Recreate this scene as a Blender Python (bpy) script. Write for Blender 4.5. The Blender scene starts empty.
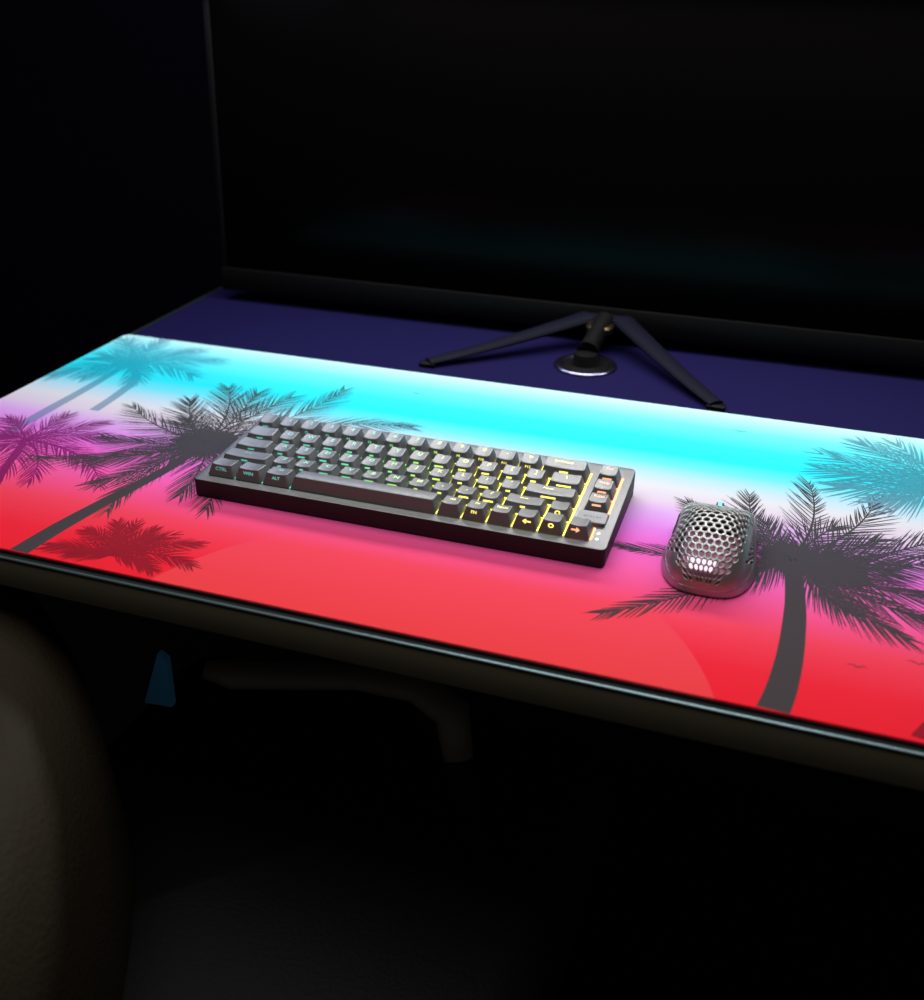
import bpy, bmesh, math, random
from mathutils import Vector, Matrix
random.seed(7)
C = bpy.context.scene
COL = C.collection
U = 19.05                     # key pitch, mm
Z0 = 0.754                    # height of the mat's top face above the floor, m
# All local coordinates below are millimetres measured from the front left key of
# the keyboard on the mat's top face; W() turns them into world metres.
def W(x, y, z): return Vector((x / 1000, y / 1000, Z0 + z / 1000))

# ------------------------------------------------------------------ helpers
def thing(name, label, cat, loc=(0, 0, 0), group=None):
    o = bpy.data.objects.new(name, None); COL.objects.link(o)
    o.location = W(*loc); o.empty_display_size = 0.02
    o['label'] = label; o['category'] = cat
    if group: o['group'] = group
    o['mm'] = list(loc)
    return o

def obj(name, data, mats, parent=None, smooth=False, label=None, auto=None):
    """data = (verts in mm, faces[, material indices]) or a Mesh; one mesh object."""
    if isinstance(data, bpy.types.Mesh): me = data
    else:
        off = Vector((0, 0, 0))
        if parent is not None:
            top = parent
            while top.parent: top = top.parent
            off = Vector(top['mm']) if 'mm' in top else off
        me = bpy.data.meshes.new(name)
        if parent is not None:
            vs = [((v[0] - off.x) / 1000, (v[1] - off.y) / 1000, (v[2] - off.z) / 1000) for v in data[0]]
        else:
            vs = [W(*v) for v in data[0]]
        me.from_pydata(vs, [], data[1])
        if len(data) > 2:
            me.polygons.foreach_set('material_index', data[2])
        if smooth or auto:
            me.polygons.foreach_set('use_smooth', [True] * len(me.polygons))
        if auto:
            me.set_sharp_from_angle(angle=math.radians(auto))
        me.update()
    o = bpy.data.objects.new(name, me); COL.objects.link(o)
    for m in (mats if isinstance(mats, (list, tuple)) else [mats]): me.materials.append(m)
    if parent is not None: o.parent = parent
    if label: o['label'] = label
    return o

class MB:
    def __init__(s): s.v = []; s.f = []; s.m = []
    def add(s, vs, fs, m=0):
        b = len(s.v); s.v += [tuple(v) for v in vs]
        s.f += [tuple(b + i for i in f) for f in fs]; s.m += [m] * len(fs)
    def data(s): return (s.v, s.f, s.m)
    def rings(s, rings, m=0, cap0=True, cap1=True, closed=True):
        n = len(rings[0]); vs = [p for r in rings for p in r]; fs = []
        for k in range(len(rings) - 1):
            for i in range(n if closed else n - 1):
                j = (i + 1) % n
                fs.append((k * n + i, k * n + j, (k + 1) * n + j, (k + 1) * n + i))
        if cap0: fs.append(tuple(range(n - 1, -1, -1)))
        if cap1: fs.append(tuple((len(rings) - 1) * n + i for i in range(n)))
        s.add(vs, fs, m)
    def box(s, x0, x1, y0, y1, z0, z1, b=0.0, m=0):
        """box with bevelled edges all round"""
        if b <= 0:
            s.rings([[(x0, y0, z), (x1, y0, z), (x1, y1, z), (x0, y1, z)] for z in (z0, z1)], m); return
        R = []
        for z, q in ((z0, b), (z0 + b * .3, b * .3), (z0 + b, 0), (z1 - b, 0), (z1 - b * .3, b * .3), (z1, b)):
            R.append([(x, y, z) for x, y in rrect((x0 + x1) / 2, (y0 + y1) / 2, (x1 - x0) / 2 - q, (y1 - y0) / 2 - q, max(b * 1.2 - q, .05), 4)])
        s.rings(R, m)
    def tube(s, pts, rad, n=12, m=0, cap=True):
        pts = [Vector(p) for p in pts]; R = []
        for i, p in enumerate(pts):
            a = pts[max(i - 1, 0)]; b = pts[min(i + 1, len(pts) - 1)]
            t = (b - a).normalized()
            u = t.cross(Vector((0, 0, 1)))
            u = u.normalized() if u.length > 1e-3 else Vector((1, 0, 0))
            w = u.cross(t).normalized()
            r = rad[i] if isinstance(rad, (list, tuple)) else rad
            ru, rw = r if isinstance(r, tuple) else (r, r)
            R.append([p + u * ru * math.cos(2 * math.pi * k / n) + w * rw * math.sin(2 * math.pi * k / n) for k in range(n)])
        s.rings(R, m, cap, cap)
    def lathe(s, c, prof, n=40, m=0):
        s.rings([[(c[0] + r * math.cos(2 * math.pi * k / n), c[1] + r * math.sin(2 * math.pi * k / n), c[2] + z) for k in range(n)] for r, z in prof], m)

def rrect(cx, cy, hx, hy, r, n=4, mid=0):
    """rounded rectangle outline; mid = extra points along each long side"""
    r = min(r, hx, hy); out = []
    for (sx, sy, a0) in ((1, -1, -90), (1, 1, 0), (-1, 1, 90), (-1, -1, 180)):
        for k in range(n + 1):
            a = math.radians(a0 + 90 * k / n)
            out.append((cx + sx * (hx - r) + r * math.cos(a), cy + sy * (hy - r) + r * math.sin(a)))
        if mid and sx == sy:          # back edge after the right back corner, front edge after the left front one
            x0 = cx + sx * (hx - r)
            for k in range(1, mid + 1): out.append((x0 - 2 * sx * (hx - r) * k / (mid + 1), cy + sy * hy))
    return out

# ------------------------------------------------------------------ materials
def lin(c):
    return tuple(((v / 255) / 12.92 if v / 255 <= .04045 else ((v / 255 + .055) / 1.055) ** 2.4) for v in c)

def mat(name, rgb, rough=.5, metal=0.0, spec=.5, emit=None, es=0.0, bump=None, coat=0.0):
    m = bpy.data.materials.new(name); m.use_nodes = True
    nt = m.node_tree; b = nt.nodes['Principled BSDF']
    b.inputs['Base Color'].default_value = (*rgb, 1)
    b.inputs['Roughness'].default_value = rough
    b.inputs['Metallic'].default_value = metal
    b.inputs['Specular IOR Level'].default_value = spec
    b.inputs['Coat Weight'].default_value = coat
    if emit:
        b.inputs['Emission Color'].default_value = (*emit, 1); b.inputs['Emission Strength'].default_value = es
    if bump:
        sc, st = bump
        tc = nt.nodes.new('ShaderNodeTexCoord'); nz = nt.nodes.new('ShaderNodeTexNoise'); bp = nt.nodes.new('ShaderNodeBump')
        nz.inputs['Scale'].default_value = sc; nz.inputs['Detail'].default_value = 4
        bp.inputs['Strength'].default_value = st; bp.inputs['Distance'].default_value = .001
        nt.links.new(tc.outputs['Object'], nz.inputs['Vector']); nt.links.new(nz.outputs['Fac'], bp.inputs['Height'])
        nt.links.new(bp.outputs['Normal'], b.inputs['Normal'])
    return m

def ramp(nt, stops, x0, x1, src):
    """colour ramp over [x0,x1] of socket src; stops = [(value, rgb linear)]"""
    mr = nt.nodes.new('ShaderNodeMapRange'); mr.inputs['From Min'].default_value = x0; mr.inputs['From Max'].default_value = x1
    nt.links.new(src, mr.inputs['Value'])
    cr = nt.nodes.new('ShaderNodeValToRGB'); e = cr.color_ramp.elements
    stops = sorted(stops)
    while len(e) < len(stops): e.new(.5)
    for i, (v, c) in enumerate(stops):
        e[i].position = (v - x0) / (x1 - x0); e[i].color = (*c, 1)
    nt.links.new(mr.outputs['Result'], cr.inputs['Fac'])
    return cr.outputs['Color']

# printed sunset of the desk mat: bands over its depth, one big sun disc
SKY = [(303, (205, 252, 250)), (285, (165, 248, 252)), (262, (110, 240, 250)), (225, (52, 232, 246)), (195, (40, 226, 242)),
       (172, (112, 224, 240)), (152, (185, 222, 238)), (132, (222, 222, 228)), (108, (224, 206, 226)), (88, (222, 170, 236)),
       (62, (226, 130, 228)), (38, (236, 104, 205)), (8, (246, 100, 180)), (-22, (250, 84, 140)), (-46, (250, 70, 96)), (-64, (250, 58, 80)),
       (-90, (250, 40, 60)), (-122, (250, 36, 52))]
SUN = [(303, (205, 252, 250)), (38, (236, 104, 205)), (8, (246, 100, 180)), (-22, (250, 84, 140)), (-48, (250, 72, 92)), (-122, (250, 66, 72))]
ALB = .86
def alb(c): return tuple(v * ALB for v in lin(c))

def print_mat(name, tint=None, fac=0.0):
    m = mat(name, (1, 1, 1), rough=.95, spec=.08)
    nt = m.node_tree; b = nt.nodes['Principled BSDF']
    tc = nt.nodes.new('ShaderNodeTexCoord'); sp = nt.nodes.new('ShaderNodeSeparateXYZ')
    nt.links.new(tc.outputs['Object'], sp.inputs['Vector'])
    sky = ramp(nt, [(y / 1000, alb(c)) for y, c in SKY], -.125, .305, sp.outputs['Y'])
    sun = ramp(nt, [(y / 1000, alb(c)) for y, c in SUN], -.125, .305, sp.outputs['Y'])
    vd = nt.nodes.new('ShaderNodeVectorMath'); vd.operation = 'DISTANCE'
    cb = nt.nodes.new('ShaderNodeCombineXYZ')
    nt.links.new(sp.outputs['X'], cb.inputs['X']); nt.links.new(sp.outputs['Y'], cb.inputs['Y'])
    vd.inputs[1].default_value = (.217, -.185, 0)
    nt.links.new(cb.outputs['Vector'], vd.inputs[0])
    mr = nt.nodes.new('ShaderNodeMapRange'); mr.inputs['From Min'].default_value = .1985; mr.inputs['From Max'].default_value = .1995
    mr.inputs['To Min'].default_value = 1; mr.inputs['To Max'].default_value = 0
    nt.links.new(vd.outputs['Value'], mr.inputs['Value'])
    mx = nt.nodes.new('ShaderNodeMix'); mx.data_type = 'RGBA'
    nt.links.new(mr.outputs['Result'], mx.inputs['Factor']); nt.links.new(sky, mx.inputs['A']); nt.links.new(sun, mx.inputs['B'])
    out = mx.outputs['Result']
    if tint:
        m2 = nt.nodes.new('ShaderNodeMix'); m2.data_type = 'RGBA'; m2.inputs['Factor'].default_value = fac
        nt.links.new(out, m2.inputs['A']); m2.inputs['B'].default_value = (*lin(tint), 1); out = m2.outputs['Result']
    nt.links.new(out, b.inputs['Base Color'])
    return m

M_WALL = mat('night_blue_wall_paint', (.0022, .0020, .006), .9, spec=.05)
M_FLOOR = mat('dark_floor', (.0015, .0013, .0013), .8, spec=.05)
M_DESK = mat('violet_glow_desk', (.0085, .0070, .047), .8, spec=.05, bump=(900, .15))  # violet glow over the dark desk is put into its base colour
M_EDGE = mat('black_desk_edge', (.012, .018, .019), .35, spec=.6)
M_EDGE_GLINT = mat('edge_glint', (.42, .58, .62), .45, metal=.9)  # pale strip stands in for the highlight along the desk edge
M_BOARD = mat('dark_brown_board', (.11, .095, .06), .7, spec=.2)
M_ARM = mat('worn_armrest', (.11, .095, .08), .5, spec=.3)
M_STEEL = mat('black_powder_coat', (.002, .002, .0022), .6, spec=.1)
M_RUB = mat('dark_teal_rubber', (.006, .016, .02), .5, spec=.4)
M_CASE = mat('gunmetal_case', (.22, .215, .22), .48, metal=1.0, spec=.5, bump=(2500, .08))
M_CASE_SIDE = mat('dark_case_side', (.016, .016, .016), .6, spec=.25)
M_KEY = mat('black_keycap_plastic', (.075, .074, .078), .44, spec=1.0)
M_KEY.node_tree.nodes['Principled BSDF'].inputs['IOR'].default_value = 1.74
M_PLATE = mat('satin_badge_plate', (.17, .17, .18), .45, metal=.9, spec=.6)
M_MARK = mat('engraved_dark_mark', (.01, .01, .011), .6)
M_WHITE_LED = mat('white_indicator', (.8, .8, .8), .4, emit=(1, 1, 1), es=1.6)
M_BEZEL = mat('black_monitor_plastic', (.003, .0026, .0026), .5, spec=.15)
M_SCREEN = mat('dark_screen_glass', (.0015, .0012, .0012), .2, spec=.04)
M_STAND = mat('dark_blue_stand_metal', (.003, .003, .011), .65, spec=.1)
M_CHROME = mat('polished_ring', (.30, .28, .42), .22, metal=1.0)
M_BRASS = mat('bronze_collar', (.10, .07, .03), .35, metal=.9)
M_MOUSE = mat('gunmetal_mouse_shell', (.34, .345, .33), .38, metal=.85, spec=.6)
M_MOUSE_IN = mat('mouse_chassis', (.55, .20, .34), .6)  # pink glow inside the mouse is put into this colour
M_MOUSE_BASE = mat('mouse_base_plastic', (.012, .012, .012), .5)
M_TEAL = mat('teal_wheel_light', (.05, .4, .4), .4, emit=(.18, .85, .78), es=.75)
M_PINKLED = mat('pink_white_light', (.8, .7, .8), .4, emit=(1.0, .66, .86), es=1.5)
M_TAN = mat('worn_tan_leather', (.022, .016, .009), .7, spec=.12, bump=(260, .9))
M_BLK = mat('black_leather', (.0026, .0023, .002), .6, spec=.12, bump=(300, .4))
M_BLUE = mat('blue_panel', (.10, .55, 1.0), .9, spec=.1)  # even bright blue for the small upright panel

# glowing colours run along the keyboard: teal, green, yellow, orange
GLOW = [(0, (0, .42, .34)), (2.5, (0, .50, .36)), (4.5, (.0, .55, .28)), (6.2, (.02, .60, .10)), (7.6, (.12, .68, .03)),
        (9, (.38, .66, .01)), (10.5, (.75, .70, .01)), (13, (.88, .76, .02)), (15.12, (.92, .80, .03)), (15.16, (1.0, .26, .06)), (16.6, (1.0, .24, .07))]
GLOW_K = [(0, .35), (3, .55), (6, .75), (9, .9), (11, 1.0), (16.6, 1.0)]
def glow_mat(name, strength, white, kb):
    m = mat(name, (.05, .05, .05), .5)
    nt = m.node_tree; b = nt.nodes['Principled BSDF']
    tc = nt.nodes.new('ShaderNodeTexCoord'); tc.object = kb
    sp = nt.nodes.new('ShaderNodeSeparateXYZ'); nt.links.new(tc.outputs['Object'], sp.inputs['Vector'])
    cols = []
    for u, c in GLOW:
        k = 1
        for (a, ka), (b2, kb2) in zip(GLOW_K, GLOW_K[1:]):
            if a <= u <= b2: k = ka + (kb2 - ka) * (u - a) / (b2 - a)
        cols.append((u * U / 1000, tuple(k * (v + (1 - v) * white) for v in c)))
    col = ramp(nt, cols, 0, 16.6 * U / 1000, sp.outputs['X'])
    nt.links.new(col, b.inputs['Emission Color']); b.inputs['Emission Strength'].default_value = strength
    return m

# ------------------------------------------------------------------ the room
def struct(name, mb, m):
    o = obj(name, mb.data(), m); o['kind'] = 'structure'; return o
FZ = -754
mb = MB(); mb.box(-1900, 2300, -1500, 900, FZ - 60, FZ); struct('floor', mb, M_FLOOR)
mb = MB(); mb.box(-1900, 2300, 900, 980, FZ, 1750); struct('wall_back', mb, M_WALL)
mb = MB(); mb.box(-1980, -1900, -1500, 980, FZ, 1750); struct('wall_left', mb, M_WALL)
mb = MB(); mb.box(-1900, 2300, 885, 900, FZ, FZ + 90, 3); struct('baseboard_back', mb, M_WALL)

# ------------------------------------------------------------------ desk
DX0, DX1, DY0, DY1 = -296, 1180, -126.8, 600
desk = thing('desk', 'long dark desk with a violet glow in its colour and a black front edge carrying the sunset mat', 'desk', (440, 235, FZ))
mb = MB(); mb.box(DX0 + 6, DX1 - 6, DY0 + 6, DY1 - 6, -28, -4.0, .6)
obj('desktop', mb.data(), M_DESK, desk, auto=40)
# rounded black edge band round the desktop
mb = MB(); prof = []
for k in range(7):
    a = math.radians(90 * k / 6); prof.append((1.0 - 1.0 * math.sin(a), -4 - 1.0 + 1.0 * math.cos(a)))   # inset, z (top to side)
R = []
for q, z in [(6.2, -4.0)] + prof[:] + [(0, -6.6), (.5, -7.2), (6.2, -7.2)]:
    R.append([(x, y, z) for x, y in rrect((DX0 + DX1) / 2, (DY0 + DY1) / 2, (DX1 - DX0) / 2 - q, (DY1 - DY0) / 2 - q, 7, 4)])
mb.rings(R, 0, False, False); obj('edge_band', mb.data(), M_EDGE, desk, auto=50)
mb = MB(); mb.tube([(DX0 + 5, DY0 + .5, -4.6), ((DX0 + DX1) / 2, DY0 + .5, -4.6), (DX1 - 5, DY0 + .5, -4.6)], 1.0, 12); obj('edge_glint_strip', mb.data(), M_EDGE_GLINT, desk, smooth=True, label='thin pale strip standing in for the edge highlight')
mb = MB(); mb.box(DX0 + .6, DX1 - .6, DY0 + .5, DY0 + 18, -30, -7.3, .8); obj('front_board', mb.data(), M_BOARD, desk, auto=40, label='dark brown front board')
for x in (20, 1060):
    mb = MB(); mb.box(x - 40, x + 40, 190, 270, FZ + 25, -60, 4); obj('leg', mb.data(), M_STEEL, desk, auto=40)
    mb = MB(); mb.box(x - 42, x + 42, -40, 540, FZ, FZ + 25, 5); obj('foot_bar', mb.data(), M_STEEL, desk, auto=40)
    mb = MB(); mb.box(x - 42, x + 42, -20, 500, -60, -28.4, 4); obj('support_arm', mb.data(), M_STEEL, desk, auto=40)

# ------------------------------------------------------------------ desk mat with its printed sunset
PX0, PX1, PY0, PY1 = -290.5, 690, -122, 301.5
dm = thing('desk_mat', 'large desk mat printed with a cyan to red sunset and dark palm trees', 'desk mat', (0, 0, -4))
mb = MB(); R = []
for q, z in ((.3, -3.9), (0, -3.4), (0, -1.5)):
    R.append([(x, y, z) for x, y in rrect((PX0 + PX1) / 2, (PY0 + PY1) / 2, (PX1 - PX0) / 2 - q, (PY1 - PY0) / 2 - q, 7, 6)])
mb.rings(R); obj('rubber_base', mb.data(), M_RUB, dm, auto=40)

INK = [print_mat('print_sunset'), print_mat('print_dark_palm', (60, 61, 64), .985), print_mat('print_teal_palm', (20, 110, 140), .62),
       print_mat('print_magenta_palm', (104, 8, 84), .86), print_mat('print_dark_red_palm', (125, 22, 38), .85),
       print_mat('print_grey_teal_palm', (66, 100, 124), .72), print_mat('print_bird', (40, 70, 80), .6)]
art = MB(); R = []
for q, z in ((0, -1.5), (0, -.4), (.4, 0)):
    R.append([(x, y, z) for x, y in rrect((PX0 + PX1) / 2, (PY0 + PY1) / 2, (PX1 - PX0) / 2 - q, (PY1 - PY0) / 2 - q, 7, 6)])
art.rings(R)
LAYER = [0.04]
def inside(p): return PX0 + .6 < p[0] < PX1 - .6 and PY0 + .6 < p[1] < PY1 - .6
def ribbon(pts, widths, m):
    """flat tapered printed stroke along 2D points (mm)"""
    LAYER[0] += .00003; z = LAYER[0]
    L = []; Rr = []
    for i, p in enumerate(pts):
        a = pts[max(i - 1, 0)]; b = pts[min(i + 1, len(pts) - 1)]
        dx, dy = b[0] - a[0], b[1] - a[1]; l = math.hypot(dx, dy) or 1
        nx, ny = -dy / l * widths[i] / 2, dx / l * widths[i] / 2
        L.append((p[0] + nx, p[1] + ny, z)); Rr.append((p[0] - nx, p[1] - ny, z))
    if not any(inside(p) for p in pts): return
    cl = lambda v: (min(max(v[0], PX0 + .6), PX1 - .6), min(max(v[1], PY0 + .6), PY1 - .6), v[2])
    vs = [cl(v) for v in L + Rr]; n = len(L); fs = []
    for i in range(n - 1): fs.append((i, n + i, n + i + 1, i + 1))
    art.add(vs, fs, m)
def bez(a, c, b, n=12):
    return [((1 - t) ** 2 * a[0] + 2 * t * (1 - t) * c[0] + t * t * b[0], (1 - t) ** 2 * a[1] + 2 * t * (1 - t) * c[1] + t * t * b[1]) for t in [k / n for k in range(n + 1)]]
def frond(c, tip, bend, m, leaf=34, n=42, ang=(50, 20), droop=.25, sides=(1, 1), w=1.5, t0=.02, stem=2.6, dens=.78):
    """palm frond: curved midrib with tapering leaflets on both sides"""
    d = Vector((tip[0] - c[0], tip[1] - c[1])); L = d.length
    perp = Vector((-d.y, d.x)) * bend
    ctl = (c[0] + d.x * .5 + perp.x, c[1] + d.y * .5 + perp.y)
    N = 24; P = bez(c, ctl, tip, N); n = int(n * dens); w *= .62
    ribbon(P, [stem * (1 - .8 * k / N) for k in range(N + 1)], m)
    for i in range(n):
        t = t0 + (1 - t0) * (i + random.random() * .6) / n
        k = min(int(t * N), N - 1); f = t * N - k
        p = (P[k][0] + (P[k + 1][0] - P[k][0]) * f, P[k][1] + (P[k + 1][1] - P[k][1]) * f)
        T = Vector((P[k + 1][0] - P[k][0], P[k + 1][1] - P[k][1])).normalized()
        if random.random() < .06: continue
        for sd, amt in ((1, sides[0]), (-1, sides[1])):
            if amt <= 0: continue
            a = math.radians(ang[0] + (ang[1] - ang[0]) * t + random.uniform(-5, 5)) * sd
            D = Vector((T.x * math.cos(a) - T.y * math.sin(a), T.x * math.sin(a) + T.y * math.cos(a)))
            ln = leaf * amt * (.45 + .55 * math.sin(math.pi * min(1, .12 + t * .9))) * random.uniform(.82, 1.08)
            q1 = (p[0] + D.x * ln * .5, p[1] + D.y * ln * .5 - droop * ln * .12)
            q2 = (p[0] + D.x * ln + T.x * ln * .12, p[1] + D.y * ln + T.y * ln * .12 - droop * ln * .5)
            B = bez(p, q1, q2, 4)
            ribbon(B, [w * .7, w, w * .9, w * .6, .15], m)
def crown(c, r, m, n=26):
    for k in range(n):
        a = 2 * math.pi * k / n + random.uniform(-.1, .1); l = r * random.uniform(.7, 1.15)
        frond(c, (c[0] + l * math.cos(a), c[1] + l * math.sin(a) * .9), random.uniform(-.15, .15), m, r * .75, 14, w=1.7, dens=1)
def trunk(pts, ws, m):
    P = []; Wd = []; n = len(pts)
    for k in range(n - 1):
        a, b, c, d = pts[max(k - 1, 0)], pts[k], pts[k + 1], pts[min(k + 2, n - 1)]
        for j in range(8):
            t = j / 8
            P.append(tuple(.5 * (2 * b[i] + (c[i] - a[i]) * t + (2 * a[i] - 5 * b[i] + 4 * c[i] - d[i]) * t * t + (3 * b[i] - a[i] - 3 * c[i] + d[i]) * t ** 3) for i in (0, 1)))
            Wd.append(ws[k] + (ws[k + 1] - ws[k]) * t)
    P.append(pts[-1]); Wd.append(ws[-1])
    ribbon(P, Wd, m)
# faded teal palms at the far left
P3 = (-233, 226)
trunk([(-229, 30), (-230, 90), (-230, 157), P3], [13, 11.5, 10, 8], 2); crown(P3, 14, 2, 16)
trunk([(-189, 108), (-192, 150), (-200, 190), P3], [10, 10, 9, 7], 2)
for tip, b, lf in (((-145, 262), .12, 34), ((-150, 215), .22, 36), ((-280, 286), -.1, 34), ((-284, 168), -.2, 34), ((-240, 298), 0, 30), ((-182, 282), .12, 32), ((-270, 232), -.2, 36), ((-196, 178), .2, 30), ((-252, 175), -.15, 30)):
    frond(P3, tip, b, 2, lf, 34, w=2.4)
# magenta palm on the left edge
P2 = (-205, 34)
trunk([(-150, -78), (-172, -40), (-190, 0), P2], [8, 8, 7, 6], 3)
for tip, b, lf in (((-84, -24), .26, 26), ((-118, 8), .2, 26), ((-135, 60), .2, 28), ((-160, 88), .12, 26), ((-252, 66), -.1, 28), ((-205, 92), 0, 26), ((-178, -42), .15, 28), ((-222, -12), -.1, 28), ((-148, -30), .2, 28), ((-240, 30), -.2, 28)):
    frond(P2, tip, b, 3, lf, 30, w=2.0)
# small dark red palm at the lower left
P4 = (-14, -104)
for tip, b, lf in (((-27, -58), .05, 20), ((35, -70), .2, 20), ((46, -98), .3, 20), ((-54, -80), -.15, 20), ((-66, -108), -.15, 20), ((10, -64), .1, 18), ((-40, -62), -.05, 20), ((24, -112), .2, 16), ((-45, -112), -.1, 16), ((-8, -62), 0, 18)):
    frond(P4, tip, b, 4, lf, 30, w=2.0)
# dark palm left of the keyboard
P1 = (-52, 82)
trunk([(-81, -122), (-77, -85), (-70, -45), (-62, -6), (-55, 32), P1], [16, 14.5, 12.5, 11, 10, 8], 1); crown(P1, 26, 1)
for tip, b, lf, n in (((-160, 128), .16, 36, 46), ((-172, 8), .2, 30, 50), ((-146, 62), .18, 32, 46), ((-100, 200), -.12, 44, 46), ((-66, 196), -.05, 46, 44), ((-30, 200), .05, 44, 40),
                   ((10, 234), -.16, 40, 46), ((106, 173), .22, 34, 44), ((-58, -52), -.2, 30, 44), ((12, -24), .12, 34, 44), ((-98, -18), .1, 30, 44), ((40, 110), .15, 36, 40),
                   ((-118, 160), .12, 40, 46), ((-128, 20), .1, 32, 40), ((-20, -10), .1, 34, 40), ((-96, 120), .1, 36, 40)):
    frond(P1, tip, b, 1, lf, n, w=1.7)
# dark palm behind the mouse
P5 = (441, 52)
trunk([(438, -122), (442, -98), (445, -65), (446, -25), (445, 6), P5], [18.5, 17.5, 16, 14.5, 13, 11], 1); crown(P5, 18, 1); crown((468, 48), 20, 1)
for tip, b, lf, n, sd in (((318, 27), .12, 36, 44, (.35, 1)), ((326, -60), .08, 30, 52, (.8, 1)), ((360, 112), .12, 30, 46, (1, 1)), ((449, 178), -.14, 40, 40, (1, .5)), ((405, 140), .2, 34, 40, (1, .8)),
                       ((500, 166), -.16, 40, 40, (.7, 1)), ((556, 138), -.2, 40, 50, (1, 1)), ((552, 88), -.14, 40, 46, (1, 1)), ((540, 30), -.16, 38, 46, (.9, 1)), ((514, -24), -.14, 32, 50, (.9, 1)),
                       ((478, -6), -.05, 30, 36, (1, 1)), ((400, 10), .1, 30, 40, (1, 1)), ((470, 110), .05, 40, 36, (1, 1)), ((510, 60), -.1, 38, 40, (1, 1)), ((530, 0), -.12, 32, 44, (1, 1)), ((420, 100), .1, 34, 34, (1, 1)), ((500, 100), -.1, 36, 36, (1, 1))):
    frond(P5, tip, b, 1, lf, n, w=1.7, sides=sd)
# grey teal palm at the far right
P6 = (560, 214)
for tip, b, lf in (((456, 240), .12, 36), ((458, 208), .1, 36), ((490, 276), .08, 36), ((470, 178), .14, 36), ((520, 282), .05, 34), ((640, 250), -.1, 36), ((500, 160), .12, 34), ((640, 190), -.15, 36), ((600, 290), -.05, 34), ((590, 140), -.1, 34)):
    frond(P6, tip, b, 5, lf + 6, 30, w=2.4)
# dark red palm trunk at the right
trunk([(520, -122), (536, -88), (550, -40), (560, 0)], [20, 19, 17, 15], 4)
for tip, b, lf in (((640, 20), -.2, 34), ((600, 70), -.1, 34), ((540, 45), .1, 24)): frond((560, 0), tip, b, 4, lf, 36, w=2.0)
# birds
for x, y, s, a in ((81, 247, 9, .1), (387, 262, 7, -.1), (484, -64, 6, .0), (519, -49, 7, -.1)):
    for sd in (-1, 1):
        B = bez((x, y), (x + sd * s * .5, y + s * .6), (x + sd * s, y + s * (.15 + a * sd)), 5)
        ribbon(B, [.9, 1.1, 1.0, .8, .5, .1], 6)
surf = obj('printed_surface', art.data(), INK, dm)
surf['label'] = 'cloth face printed with palms and sunset'

# ------------------------------------------------------------------ keyboard
TILT = .052; H0 = 15.9
def pz(y): return H0 + TILT * y
kb = thing('keyboard', 'black compact keyboard with keys backlit teal green yellow and orange', 'keyboard', (0, 0, 0))
M_GLOW = glow_mat('backlight', 3.4, .04, kb)
M_LEG = glow_mat('legend_backlight', 2.4, .22, kb)
M_LEGF = glow_mat('front_legend_backlight', 1.9, .10, kb)
CX0, CX1, CY0, CY1 = -8.9, 317.6, -7.0, 112.3
mb = MB(); R = []
ccx, ccy, chx, chy = (CX0 + CX1) / 2, (CY0 + CY1) / 2, (CX1 - CX0) / 2, (CY1 - CY0) / 2
for q, zf, r in ((1.6, 0, 3), (.5, .8, 3.5), (0, 2.0, 4), (0, -1.0, 4), (.25, -.3, 4), (.9, 0, 4)):
    ring = []
    for x, y in rrect(ccx, ccy, chx - q, chy - q, r, 5):
        z = zf if q and zf > 0 or zf in (0, 2.0) and R.__len__() < 3 else pz(y) + zf
        ring.append((x, y, z))
    R.append(ring)
n = len(R[0])
mb.rings(R, 0, True, True)
for i, f in enumerate(mb.f):
    zs = [mb.v[k][2] for k in f]; ys = [mb.v[k][1] for k in f]
    if all(z >= pz(y) - .35 for z, y in zip(zs, ys)): mb.m[i] = 1
obj('case', mb.data(), [M_CASE_SIDE, M_CASE], kb, auto=35)
# backlit plates under the key fields
def slab(x0, x1, y0, y1, t=.35):
    b = MB(); b.rings([[(x, y, pz(y) + z) for x, y in rrect((x0 + x1) / 2, (y0 + y1) / 2, (x1 - x0) / 2, (y1 - y0) / 2, .5, 2)] for z in (.02, t)]); return b.data()
obj('light_plate', slab(.9, 15.035 * U, 2.6, 5 * U - 1), M_GLOW, kb, label='yellow green teal backlit plate')
obj('light_plate', slab(15.34 * U, 16.34 * U, 2 * U + 2, 5 * U - .8), M_GLOW, kb, label='orange backlit plate')
obj('light_plate', slab(15.16 * U, 16.045 * U, 2.4, U - .6), M_GLOW, kb, label='orange backlit plate')

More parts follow.
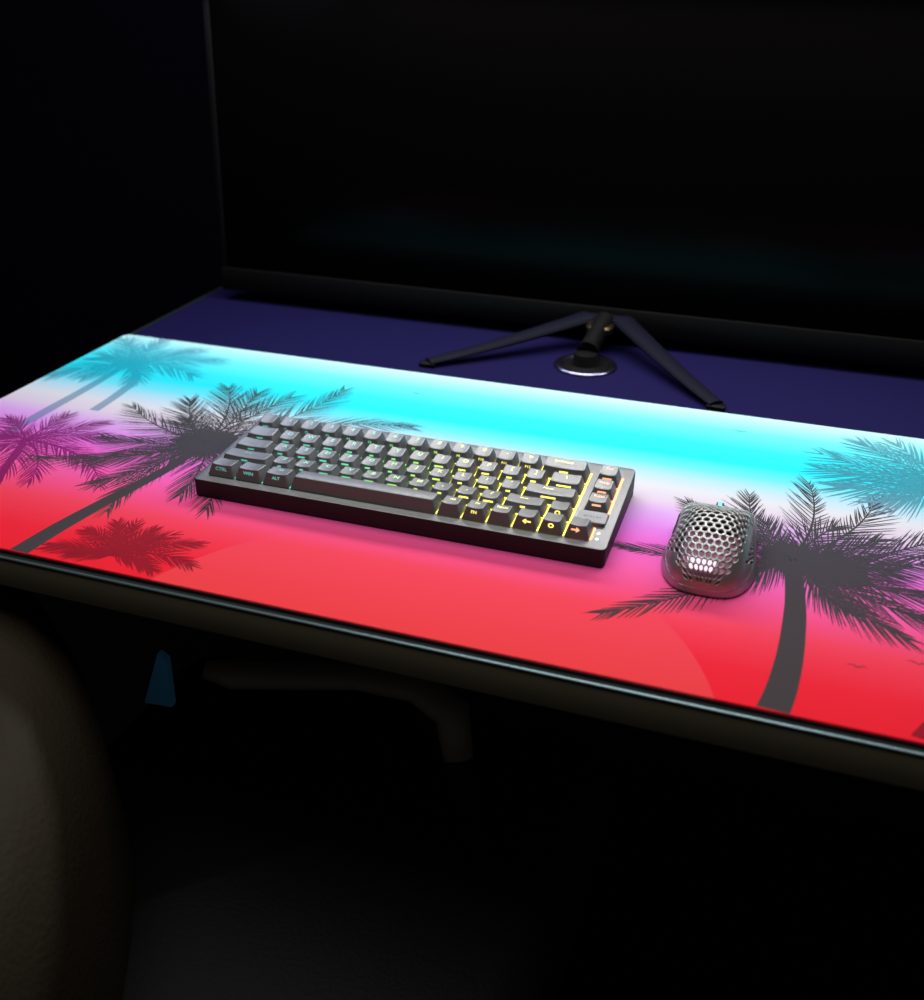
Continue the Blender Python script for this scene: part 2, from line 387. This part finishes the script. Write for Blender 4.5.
ROWZ = {0: (10.5, 9.3), 1: (9.0, 8.2), 2: (8.4, 8.6), 3: (8.8, 9.9), 4: (10.2, 12.0)}   # front and back top heights, row 0 in front
MID = 7
def keycap(u0, row, wu, convex=False, y_off=0):
    x0 = u0 * U + .55; x1 = (u0 + wu) * U - .55; y0 = row * U + .55 + y_off; y1 = (row + 1) * U - .55 + y_off
    zf, zb = ROWZ[row]; sx = 2.9; fy = 3.0; by = 1.6
    tx0, tx1, ty0, ty1 = x0 + sx, x1 - sx, y0 + fy, y1 - by
    cx, cy = (tx0 + tx1) / 2, (ty0 + ty1) / 2; hx, hy = (tx1 - tx0) / 2, (ty1 - ty0) / 2
    def top(x, y):
        t = (y - ty0) / (ty1 - ty0); base = pz(row * U) + zf + (zb - zf) * t
        if convex: return base + .5 * (1 - ((y - cy) / hy) ** 2)
        return base - .85 * (1 - min(1, ((x - cx) / hx) ** 2))
    zs = pz(row * U + 2) + .75
    def lerp_ring(f, z_in=None, r=1.2):
        a = [x0 + (tx0 - x0) * f, x1 + (tx1 - x1) * f, y0 + (ty0 - y0) * f, y1 + (ty1 - y1) * f]
        pts = rrect((a[0] + a[1]) / 2, (a[2] + a[3]) / 2, (a[1] - a[0]) / 2, (a[3] - a[2]) / 2, r, 4, MID)
        return [(x, y, zs + (top(min(max(x, tx0), tx1), min(max(y, ty0), ty1)) - zs) * f if z_in is None else z_in) for x, y in pts]
    b = MB(); rings = [lerp_ring(0), lerp_ring(.5, r=1.4), lerp_ring(.9, r=1.7), lerp_ring(.965, r=1.8)]
    ex = len(rings)
    rings.append([(x, y, top(x, y) - .06) for x, y in rrect(cx, cy, hx - .25, hy - .25, 1.9, 4, MID)])
    for s in (.9, .7, .45, .2):
        rings.append([(x, y, top(x, y)) for x, y in rrect(cx, cy, (hx - .25) * s if not wu > 1.6 else hx - .25 - hy * (1 - s), (hy - .25) * s, 1.9 * s, 4, MID)])
    b.rings(rings, 0, True, True)
    return b.data(), top, (cx, cy, hx, hy, y0, zs, ty0, x0, x1)

def text_mesh(s):
    """outline of a word as flat triangles, unit cap height, centred"""
    cu = bpy.data.curves.new('word', 'FONT'); cu.body = s; cu.size = 1.4; cu.resolution_u = 3; cu.offset = .025
    cu.align_x = 'CENTER'; cu.align_y = 'CENTER'
    o = bpy.data.objects.new('word', cu); COL.objects.link(o)
    bpy.context.view_layer.update()
    me = o.to_mesh(); vs = [tuple(v.co) for v in me.vertices]; fs = [tuple(p.vertices) for p in me.polygons]
    o.to_mesh_clear(); bpy.data.objects.remove(o); bpy.data.curves.remove(cu)
    return vs, fs
CACHE = {}
def word(s):
    if s not in CACHE:
        if s.startswith('#'):     # plain marks: bar, arrows, ring
            k = s[1:]
            if k.startswith('bar'):
                w = float(k[3:]); CACHE[s] = ([(-w, -.35, 0), (w, -.35, 0), (w, .35, 0), (-w, .35, 0)], [(0, 1, 2, 3)])
            elif k == 'ring':
                v = []; f = []
                for i in range(16):
                    a = 2 * math.pi * i / 16; v += [(.85 * math.cos(a), .75 * math.sin(a), 0), (.45 * math.cos(a), .4 * math.sin(a), 0)]
                    j = (i + 1) % 16; f.append((2 * i, 2 * j, 2 * j + 1, 2 * i + 1))
                CACHE[s] = (v, f)
            else:
                base = [(-.9, -.35, 0), (.9, -.35, 0), (0, .75, 0)]
                rot = {'up': 0, 'left': 90, 'down': 180, 'right': -90}[k]; a = math.radians(rot)
                CACHE[s] = ([(x * math.cos(a) - y * math.sin(a), x * math.sin(a) + y * math.cos(a), 0) for x, y, z in base], [(0, 1, 2)])
        else: CACHE[s] = text_mesh(s)
    return CACHE[s]
def split_long(vs, fs, ex):
    """legend vertices are few, so nothing to split: faces follow the dish closely"""
    return vs, fs

ROWS = {4: [('Esc', 1), ('1', 1), ('2', 1), ('3', 1), ('4', 1), ('5', 1), ('6', 1), ('7', 1), ('8', 1), ('9', 1), ('0', 1), ('-', 1), ('=', 1), ('Backspace', 2)],
        3: [('Tab', 1.5)] + [(c, 1) for c in 'QWERTYUIOP[]'] + [('\\', 1.5)],
        2: [('Caps', 1.75)] + [(c, 1) for c in "ASDFGHJKL;'"] + [('Enter', 2.25)],
        1: [('Shift', 2.25)] + [(c, 1) for c in 'ZXCVBNM,./'] + [('Shift', 1.75), ('#up', 1)],
        0: [('Ctrl', 1.25), ('Win', 1.25), ('Alt', 1.25), ('', 6.25), ('Alt', 1), ('Fn', 1), ('Menu', 1), ('#left', 1), ('#down', 1), ('#right', 1)]}
KEYS = []
for row, ks in ROWS.items():
    u = 0
    for s, w in ks: KEYS.append((s, u, row, w)); u += w
for s, row in (('Del', 4), ('PgUp', 3), ('PgDn', 2)): KEYS.append((s, 15.28, row, 1))
NO_TOP = {'Esc', 'Tab', 'Caps', 'Ctrl', 'Win', ''}
rnd = random.Random(3)
for s, u0, row, w in KEYS:
    data, top, (cx, cy, hx, hy, y0, zs, ty0, x0, x1) = keycap(u0, row, w, convex=(w > 6))
    cap = obj('keycap', data, M_KEY, kb, auto=32)
    if w > 6: cap['label'] = 'long space bar keycap'
    elif w >= 1.25 and row: cap['label'] = 'wide keycap'
    # glowing mark on the top face
    arrow = s.startswith('#')
    front_only = (row == 0 and s in ('Ctrl', 'Win')) or arrow
    if s and s not in NO_TOP and not arrow:
        vs, fs = word(s); h = 4.3 if len(s) == 1 else 2.6
        ox = cx if w < 1.6 or s == '\\' else cx - (hx * .12 if s != 'Shift' else hx * .1)
        oy = cy + hy * .28
        pts = [(ox + x * h, oy + y * h, 0) for x, y, z in vs]
        pts = [(x, y, top(x, y) + .09) for x, y, z in pts]
        obj('legend', (pts, fs), M_LEG, cap)
    # glowing mark on the front face
    fr = None; h = 1.9
    if row == 4: fr = 'F%d' % int(u0) if 1 <= u0 <= 12 else ('#bar1.2' if s == 'Esc' else '#bar1.6')
    elif row == 0: fr = {'Ctrl': 'CTRL', 'Win': 'WIN', 'Alt': 'ALT', 'Fn': 'FN', '#left': '#left', '#down': '#ring', '#right': '#right', 'Menu': None, '': None}[s]
    elif s == '#up': fr = '#ring'
    elif u0 < .5: fr = '#bar1.3'
    elif u0 > 15.2: fr = '#bar1.5'
    elif w > 1: fr = '#bar2.6' if s != 'Shift' else '#bar.9'
    else: fr = rnd.choice(['#bar.8', '#bar1.4', '#bar2.2', '#bar1.0']) if row != 1 else rnd.choice(['#bar.9', '#bar.7', '#bar2.0'])
    if s == 'Alt' and u0 > 9: fr = None
    if s in 'NB' and row == 1 and s: fr = '#bar2.4'
    if fr:
        vs, fs = word(fr); 
        if fr in ('CTRL', 'WIN'): h = 2.6
        if fr in ('ALT', 'FN'): h = 2.3
        if fr in ('#ring', '#left', '#right'): h = 2.2
        base_z = zs + (ROWZ[row][0] - 1.1) * (.62 if row else .60)
        zt = top(cx, ty0) - .05
        pts = []
        for x, y, z in vs:
            zz = base_z + y * h * .95
            f = (zz - zs) / (zt - zs); f = min(max(f, 0), .93)
            pts.append((cx + x * h * 1.15, y0 + (ty0 - y0) * f - .1, zs + (zt - zs) * f))
        obj('front_legend', (pts, fs), M_LEGF, cap)
        if fr in ('#left', '#right'):
            # the arrow's shaft
            sgn = 1 if fr == '#left' else -1
            pts = []
            for x, z in ((.2, -.25), (2.6, -.25), (2.6, .25), (.2, .25)):
                f = (base_z + z * 2.2 - zs) / (zt - zs); pts.append((cx + sgn * x * 2.2, y0 + (ty0 - y0) * f - .1, zs + (zt - zs) * f))
            obj('front_legend', (pts, [(0, 1, 2, 3) if sgn > 0 else (3, 2, 1, 0)]), M_LEGF, cap)
# badge plate between the navigation keys and the arrow keys
b = MB(); bx0, bx1, by0, by1 = 15.22 * U, 16.34 * U, 1.12 * U, 1.9 * U
b.rings([[(x, y, pz(y) + z) for x, y in rrect((bx0 + bx1) / 2, (by0 + by1) / 2, (bx1 - bx0) / 2 - q, (by1 - by0) / 2 - q, 1, 3)] for z, q in ((0, 0), (2.6, 0), (2.9, .3))])
plate = obj('badge_plate', b.data(), M_PLATE, kb, auto=35, label='blank grey badge plate with faint engraved mark')
b = MB(); yy = (by0 + by1) / 2
for k, wd in enumerate((1.6, .9, 1.3, .9, 1.5, 1.1)):
    x = bx0 + 4.2 + k * 2.3; b.add([(x, yy - .8, pz(yy) + 2.93), (x + wd, yy - .8, pz(yy) + 2.93), (x + wd, yy + .5, pz(yy) + 3.0), (x, yy + .5, pz(yy) + 3.0)], [(0, 1, 2, 3)])
obj('engraving', b.data(), M_MARK, plate)
for x, y in ((308.6, 12.6), (309.0, 5.2)):
    b = MB(); b.lathe((x, y, pz(y)), [(1.25, -.2), (1.25, .12), (.9, .35), (.3, .42)], 16); obj('indicator_light', b.data(), M_WHITE_LED, kb, smooth=True)

# ------------------------------------------------------------------ mouse
MX, MY = 386, 36
ms = thing('mouse', 'grey honeycomb shell gaming mouse glowing pink inside beside the keyboard', 'mouse', (MX, MY, 0))
AX, BY, BF, CZ = 34.5, 55.0, 43.0, 36.0
def shell_v(x, y, z, k=1.0):
    yy = y / ((BF if y > 0 else BY) * k); f = max(0, min(yy, 1.1)); ny = 10.0 if yy > 0 else 2.4
    h = CZ * k * (1 - .50 * f ** 1.5)
    wd = AX * k * (1 - .06 * (min(yy, 1) + 1) - .03 * math.exp(-((yy - .3) / .3) ** 2)) * (1 - .25 * min(1, z / CZ))
    return abs(x / wd) ** (3.0 + 6 * f) + abs(yy) ** ny + abs(z / h) ** (2.6 + 3.5 * f)
def shell_r(d, k=1.0):
    """superquadric shell: blunt front, rounded tail"""
    lo, hi = 0.0, 140.0
    for _ in range(34):
        r = (lo + hi) / 2
        if shell_v(d.x * r, d.y * r, d.z * r, k) < 1: lo = r
        else: hi = r
    return lo
def side_x(y, z, k=1.0):
    lo, hi = 0.0, 60.0
    for _ in range(34):
        x = (lo + hi) / 2
        if shell_v(x, y, z, k) < 1: lo = x
        else: hi = x
    return lo
def shell_pt(p, q, k=1.0):
    """p across, q along, both in -1..1 over the holed patch"""
    ap, aq = math.radians(72) * p, math.radians(70 if q > 0 else 80) * q
    d = Vector((AX * math.tan(ap), (BF if q > 0 else BY) * math.tan(aq), CZ)).normalized()
    P = d * shell_r(d, k)
    return (MX + P.x, MY + P.y, P.z)
PITCH = .132
def build_shell():
    parts = {'shell': MB(), 'left': MB(), 'right': MB()}
    dy = PITCH * .56; sy = dy / (PITCH * .866); ni = int(1 / PITCH) + 2; nj = int(1 / dy) + 2
    clampv = lambda a: max(-1, min(1, a))
    for j in range(-nj, nj + 1):
        for i in range(-ni, ni + 1):
            cx = (i + (.5 if j % 2 else 0)) * PITCH; cy = j * dy
            if abs(cx) > 1 + PITCH or abs(cy) > 1 + dy: continue
            outer = []
            for k in range(12):
                a = math.radians(30 * k); rr = PITCH / math.sqrt(3) if k % 2 else PITCH / 2
                outer.append((clampv(cx + rr * math.cos(a)), clampv(cy + rr * math.sin(a) * sy)))
            if len({(round(x, 4), round(y, 4)) for x, y in outer}) < 3: continue
            ca = abs(cx)
            if ca < .075 and cy > .62 and cy < .98: continue            # slot of the wheel
            tongue = ca < .17 and cy > .27
            topz = -.66 <= cx <= .56 and -.93 < cy < .84
            flank = .74 <= ca < .97 and -.60 < cy < (.62 if cx > 0 else -.12)
            hole = (topz or flank) and not tongue
            if cy < -.84 and abs(i) % 3 == 0: hole = False
            key = 'shell'
            if cy > .34 and ca < .70: key = 'left' if cx < 0 else 'right'
            hr = PITCH * .37
            if hole:
                inner = [(cx + hr * math.cos(math.radians(30 * k)), cy + hr * math.sin(math.radians(30 * k)) * sy) for k in range(12)]
                vs = [shell_pt(*v) for v in outer] + [shell_pt(*v) for v in inner]
                fs = [(k, (k + 1) % 12, 12 + (k + 1) % 12, 12 + k) for k in range(12)]
            else:
                vs = [shell_pt(*v) for v in outer] + [shell_pt(clampv(cx), clampv(cy))]
                fs = [(k, (k + 1) % 12, 12) for k in range(12)]
            parts[key].add(vs, fs)
    # solid skirt from the patch's rim to the base
    rim = []; N = 100
    for k in range(N): rim.append((-1 + 2 * k / N, -1))
    for k in range(N): rim.append((1, -1 + 2 * k / N))
    for k in range(N): rim.append((1 - 2 * k / N, 1))
    for k in range(N): rim.append((-1, 1 - 2 * k / N))
    R = []
    for e in (0, .2, .4, .6, .8, 1):
        ring = []
        for p, q in rim:
            P = Vector(shell_pt(p, q)) - Vector((MX, MY, 0))
            z = P.z + (1.2 - P.z) * e
            d = Vector((P.x, P.y, 0)); lo, hi = 0, 3
            for _ in range(30):
                t = (lo + hi) / 2
                if shell_v(d.x * t, d.y * t, z) < 1: lo = t
                else: hi = t
            ring.append((MX + d.x * lo, MY + d.y * lo, z))
        R.append(ring)
    parts['shell'].rings(R, 0, False, False)
    return parts
parts = build_shell()
def weld(o, d=.00008, thick=.0011):
    bm = bmesh.new(); bm.from_mesh(o.data)
    bmesh.ops.remove_doubles(bm, verts=bm.verts, dist=d)
    bmesh.ops.dissolve_degenerate(bm, edges=bm.edges, dist=.00003)
    bmesh.ops.recalc_face_normals(bm, faces=bm.faces)
    for f in bm.faces: f.smooth = True
    bm.to_mesh(o.data); bm.free()
    s = o.modifiers.new('thickness', 'SOLIDIFY'); s.thickness = thick; s.offset = -1
sh = obj('shell', parts['shell'].data(), M_MOUSE, ms); weld(sh)
for k in ('left', 'right'):
    v = [(x, y, z + .25) for x, y, z in parts[k].v]
    o = obj('button', (v, parts[k].f), M_MOUSE, ms); weld(o)
mb = MB(); foot = []
for k in range(64):
    a = 2 * math.pi * k / 64; d = Vector((math.cos(a), math.sin(a), .01)).normalized(); r = shell_r(d); foot.append((d.x * r, d.y * r))
mb.rings([[(MX + x * s, MY + y * s, z) for x, y in foot] for s, z in ((.93, .25), (.985, .6), (.985, 2.0), (.6, 2.2))])
obj('base', mb.data(), M_MOUSE_BASE, ms, auto=40)
mb = MB(); mb.box(MX - 20, MX + 20, MY - 34, MY + 24, 2.2, 9, 1.5); obj('inner_chassis', mb.data(), M_MOUSE_IN, ms, auto=40)
# light bar inside the tail
mb = MB(); NP = 14; g = []
for q in (-.78, -.73, -.69, -.65): g.append([shell_pt(-.48 + .70 * k / NP, q, .92) for k in range(NP + 1)])
mb.rings(g, 0, False, False, closed=False)
lb = obj('light_bar', mb.data(), M_PINKLED, ms); s = lb.modifiers.new('thickness', 'SOLIDIFY'); s.thickness = .001
# scroll wheel
def wheel(rad, hw, x, y, z, name, m, parent):
    b = MB(); R = []
    for xo, r in ((-hw, rad * .8), (-hw * .8, rad), (hw * .8, rad), (hw, rad * .8)):
        R.append([(x + xo, y + r * math.cos(2 * math.pi * k / 32), z + r * math.sin(2 * math.pi * k / 32)) for k in range(32)])
    b.rings(R); return obj(name, b.data(), m, parent, auto=40)
mb = MB(); mb.box(MX - 16, MX + 16, MY + 18.5, MY + 21, 2.2, 27.5, .6); obj('wheel_glow_baffle', mb.data(), M_MOUSE_BASE, ms, auto=40)  # wall added inside to keep the wheel's glow out of the holes
wz = 15.4; wy = MY + 34
wh = wheel(9.5, 3.0, MX, wy, wz, 'scroll_wheel', M_MOUSE_BASE, ms)
wheel(9.9, 1.7, MX, wy, wz, 'light_ring', M_TEAL, wh)
# thumb buttons
for y0, y1 in ((MY - 4, MY + 9), (MY + 10.5, MY + 24)):
    b = MB(); R = []
    for k in range(9):
        y = y0 + (y1 - y0) * k / 8 - MY; e = 1.0 if 0 < k < 8 else .25
        R.append([(MX - side_x(y, z) + o * e if o < 0 else MX - side_x(y, z) + o, MY + y, z) for z, o in ((14.5, .3), (15, -.6), (16.6, -.9), (18.2, -.6), (18.7, .3), (16.8, 1.0))])
    b.rings(R); obj('thumb_button', b.data(), M_MOUSE_BASE, ms, auto=40)

# ------------------------------------------------------------------ monitor
mon = thing('monitor', 'wide dark monitor with its screen off standing behind the desk mat', 'monitor', (217, 425, -4))
def tiltbox(x0, x1, d0, d1, z0, z1, b=3):
    """box whose depth axis leans back 4 degrees about the monitor's lower front edge"""
    t = MB(); t.box(x0, x1, d0, d1, z0, z1, b); a = math.radians(4); out = []
    for x, y, z in t.v:
        dy, dz = y - 424, z - 25; out.append((x, 465 + dy * math.cos(a) + dz * math.sin(a), 10 + dz * math.cos(a) - dy * math.sin(a)))
    return (out, t.f)
MXC = 212
obj('housing', tiltbox(MXC - 474, MXC + 474, 427, 452, 25, 385, 6), M_BEZEL, mon, auto=40)
obj('chin', tiltbox(MXC - 475, MXC + 475, 422, 430, 24, 52, 2), M_BEZEL, mon, auto=40)
obj('bezel', tiltbox(MXC - 475, MXC + 475, 423, 428, 378, 386, 1.5), M_BEZEL, mon, auto=40)
for s in (-1, 1): obj('bezel', tiltbox(MXC + s * 471 - 4, MXC + s * 471 + 4, 423, 428, 52, 378, 1.5), M_BEZEL, mon, auto=40)
obj('screen', tiltbox(MXC - 467, MXC + 467, 425, 428, 52, 378, .6), M_SCREEN, mon, auto=40)
hub = (222, 470, 26)
b = MB(); b.box(194, 250, 448, 500, 14, 30, 6); b.box(204, 240, 495, 520, 20, 120, 5); obj('stand_hub', b.data(), M_STAND, mon, auto=40)
for tip in ((61, 332), (360, 318)):
    b = MB(); sx = 1 if tip[0] > 222 else -1
    st = Vector((222 + sx * 20, 458, 24)); tp = Vector((tip[0], tip[1], -.2)); pts = []; rr = []
    for k in range(11):
        t = k / 10; p = st.lerp(tp, t); p.z = 24 * (1 - t) ** 1.25 + 2.0 - .6 * t; pts.append(p); rr.append((13 - 5.0 * t, 6.6 - 3.8 * t))
    b.tube(pts, rr, 12); lg = obj('leg', b.data(), M_STAND, mon, auto=50)
    b = MB(); b.box(tip[0] - 9, tip[0] + 9, tip[1] - 6, tip[1] + 6, -3.97, .8, 1.6); obj('rubber_foot', b.data(), M_BEZEL, lg, auto=40)
b = MB(); b.tube([(217, 396, 10), (218, 408, 14), (220, 436, 21), (222, 456, 25)], [12, 10, 10, 11], 16); obj('post', b.data(), M_BEZEL, mon, auto=50)
b = MB(); b.lathe((217, 389, -4), [(33, .05), (33.5, 1.2), (32, 2.6), (29, 3.4), (25, 2.6), (23, .8)], 48); obj('base_ring', b.data(), M_CHROME, mon, smooth=True, label='polished ring at the foot of the post')
b = MB(); b.lathe((217, 389, -4), [(23.5, .1), (23.5, 1.2), (15, 2.6), (12, 14), (.5, 16)], 36); obj('base_cap', b.data(), M_BEZEL, mon, auto=40)
b = MB(); b.lathe((220, 440, 20), [(14, -3), (15, -1), (15, 4), (13, 6)], 24); obj('collar', b.data(), M_BRASS, mon, auto=40)

# ------------------------------------------------------------------ chair
ch = thing('armchair', 'dark armchair with worn tan leather back tucked under the desk front', 'chair', (-20, -60, FZ))
def cushion(path, prof, m, name, parent=ch, label=None):
    """sweep a closed 2D profile (out, up) along a ground path"""
    b = MB(); P = [Vector((*p, 0)) for p in path]; R = []
    for i, p in enumerate(P):
        a = P[max(i - 1, 0)]; c = P[min(i + 1, len(P) - 1)]; t = (c - a).normalized(); nrm = Vector((t.y, -t.x, 0))
        e = min(1, .35 + min(i, len(P) - 1 - i) * .33)
        R.append([(p.x + nrm.x * u * e, p.y + nrm.y * u * e, zc + (v - zc) * (.8 + .2 * e)) for u, v, zc in prof])
    b.rings(R); return obj(name, b.data(), m, parent, smooth=True, label=label)
back_path = bez((-330, 30), (-200, -10), (-90, -100), 9) + bez((-90, -100), (30, -190), (85, -400), 8)[1:]
pf = []
for k in range(16):
    a = 2 * math.pi * k / 16; pf.append((60 * math.cos(a) + 40, -238 + 182 * math.copysign(abs(math.sin(a)) ** .6, math.sin(a)), -238))
cushion(back_path, pf, M_TAN, 'backrest', label='worn tan leather backrest')
# seat, arms and base
b = MB(); b.box(-130, 330, -330, 130, -345, -255, 40); obj('seat', b.data(), M_BLK, ch, auto=60)
b = MB(); b.tube([(40, -92, -96), (60, -86, -99), (100, -72, -99), (150, -58, -96), (196, -52, -100), (225, -60, -112), (235, -75, -140)], [(8, 6), (15, 9), (16, 9), (17, 9), (17, 10), (15, 11), (11, 10)], 16)
arm = obj('armrest', b.data(), M_ARM, ch, smooth=True)
b = MB(); b.tube([(214, -62, -115), (236, -62, -180), (240, -55, -262)], [(12, 12), (11, 11), (12, 12)], 12); obj('arm_post', b.data(), M_STEEL, ch, smooth=True)
b = MB(); b.tube([(-40, 60, -105), (60, 100, -100), (170, 130, -102)], [(12, 8), (18, 10), (14, 9)], 16); obj('armrest', b.data(), M_BLK, ch, smooth=True)
b = MB(); b.tube([(60, 98, -110), (66, 92, -180), (70, 84, -262)], [12, 11, 12], 12); obj('arm_post', b.data(), M_STEEL, ch, smooth=True)
b = MB(); tri = [(-49,-60,-178),(-21.7,-60,-174.8),(-19.8,-60,-126),(-27,-60,-121)]
b.add([(x, y, z) for x, y, z in tri] + [(x, y + 6, z) for x, y, z in tri], [(0, 1, 2, 3), (7, 6, 5, 4)] + [(i, i + 4, (i + 1) % 4 + 4, (i + 1) % 4) for i in range(4)])
obj('side_panel', b.data(), M_BLUE, ch, label='blue panel below the armrest')
b = MB(); b.tube([(100, -100, -345), (100, -100, FZ + 90)], 28, 20); obj('column', b.data(), M_STEEL, ch, smooth=True)
for k in range(5):
    a = math.radians(72 * k + 20); e = (100 + 290 * math.cos(a), -100 + 290 * math.sin(a))
    b = MB(); b.tube([(100, -100, FZ + 95), (100 + 150 * math.cos(a), -100 + 150 * math.sin(a), FZ + 85), (*e, FZ + 64)], [(26, 16), (20, 13), (14, 9)], 12)
    lg = obj('leg', b.data(), M_STEEL, ch, smooth=True)
    b = MB(); R = []
    for xo, r in ((-14, 22), (-11, 28), (11, 28), (14, 22)):
        R.append([(e[0] + xo, e[1] + r * math.cos(2 * math.pi * j / 20), FZ + 28 + r * math.sin(2 * math.pi * j / 20)) for j in range(20)])
    b.rings(R); b.tube([(*e, FZ + 28), (*e, FZ + 66)], 6, 8); obj('caster', b.data(), M_BEZEL, lg, auto=40)

# ------------------------------------------------------------------ room light above, two unseen lights added behind
def area(name, loc, tgt, sx, sy, power, col=(1, 1, 1)):
    l = bpy.data.lights.new(name, 'AREA'); l.shape = 'RECTANGLE'; l.size = sx; l.size_y = sy; l.energy = power; l.color = col
    o = bpy.data.objects.new(name, l); COL.objects.link(o); o.location = W(*loc)
    o.rotation_euler = (W(*tgt) - W(*loc)).to_track_quat('-Z', 'Y').to_euler(); return o
area('ceiling_panel_light', (60, 30, 1250), (60, 30, 0), 1.5, 1.1, 13.4)
area('added_rear_strip', (335, 448, 396), (330, -60, 0), .80, .08, 3.5)  # unseen strip added to lay a sheen on the key tops
area('added_blue_fill', (-215, 448, 396), (-60, 0, 0), .26, .06, .85, (.62, .72, 1.0))  # unseen bluish lamp added to tint the left key tops
w = bpy.data.worlds.new('night'); C.world = w; w.use_nodes = True
w.node_tree.nodes['Background'].inputs['Color'].default_value = (.052, .05, .05, 1)
w.node_tree.nodes['Background'].inputs['Strength'].default_value = 1.0

# ------------------------------------------------------------------ camera
cam = bpy.data.cameras.new('camera'); co = bpy.data.objects.new('camera', cam); COL.objects.link(co)
co.location = W(409.507, -592.379, 371.454)
co.rotation_euler = (1.073442, -0.006928, 0.327260)
cam.sensor_fit = 'VERTICAL'; cam.sensor_height = 36; cam.lens = 36 * 992.558 / 1000
cam.clip_start = .02; cam.clip_end = 30
cam.dof.use_dof = True; cam.dof.focus_distance = .765; cam.dof.aperture_fstop = 5.2
C.camera = co
C.view_settings.view_transform = 'Standard'; C.view_settings.look = 'None'
C.view_settings.exposure = 0; C.view_settings.gamma = 1; C.view_settings.use_curve_mapping = False
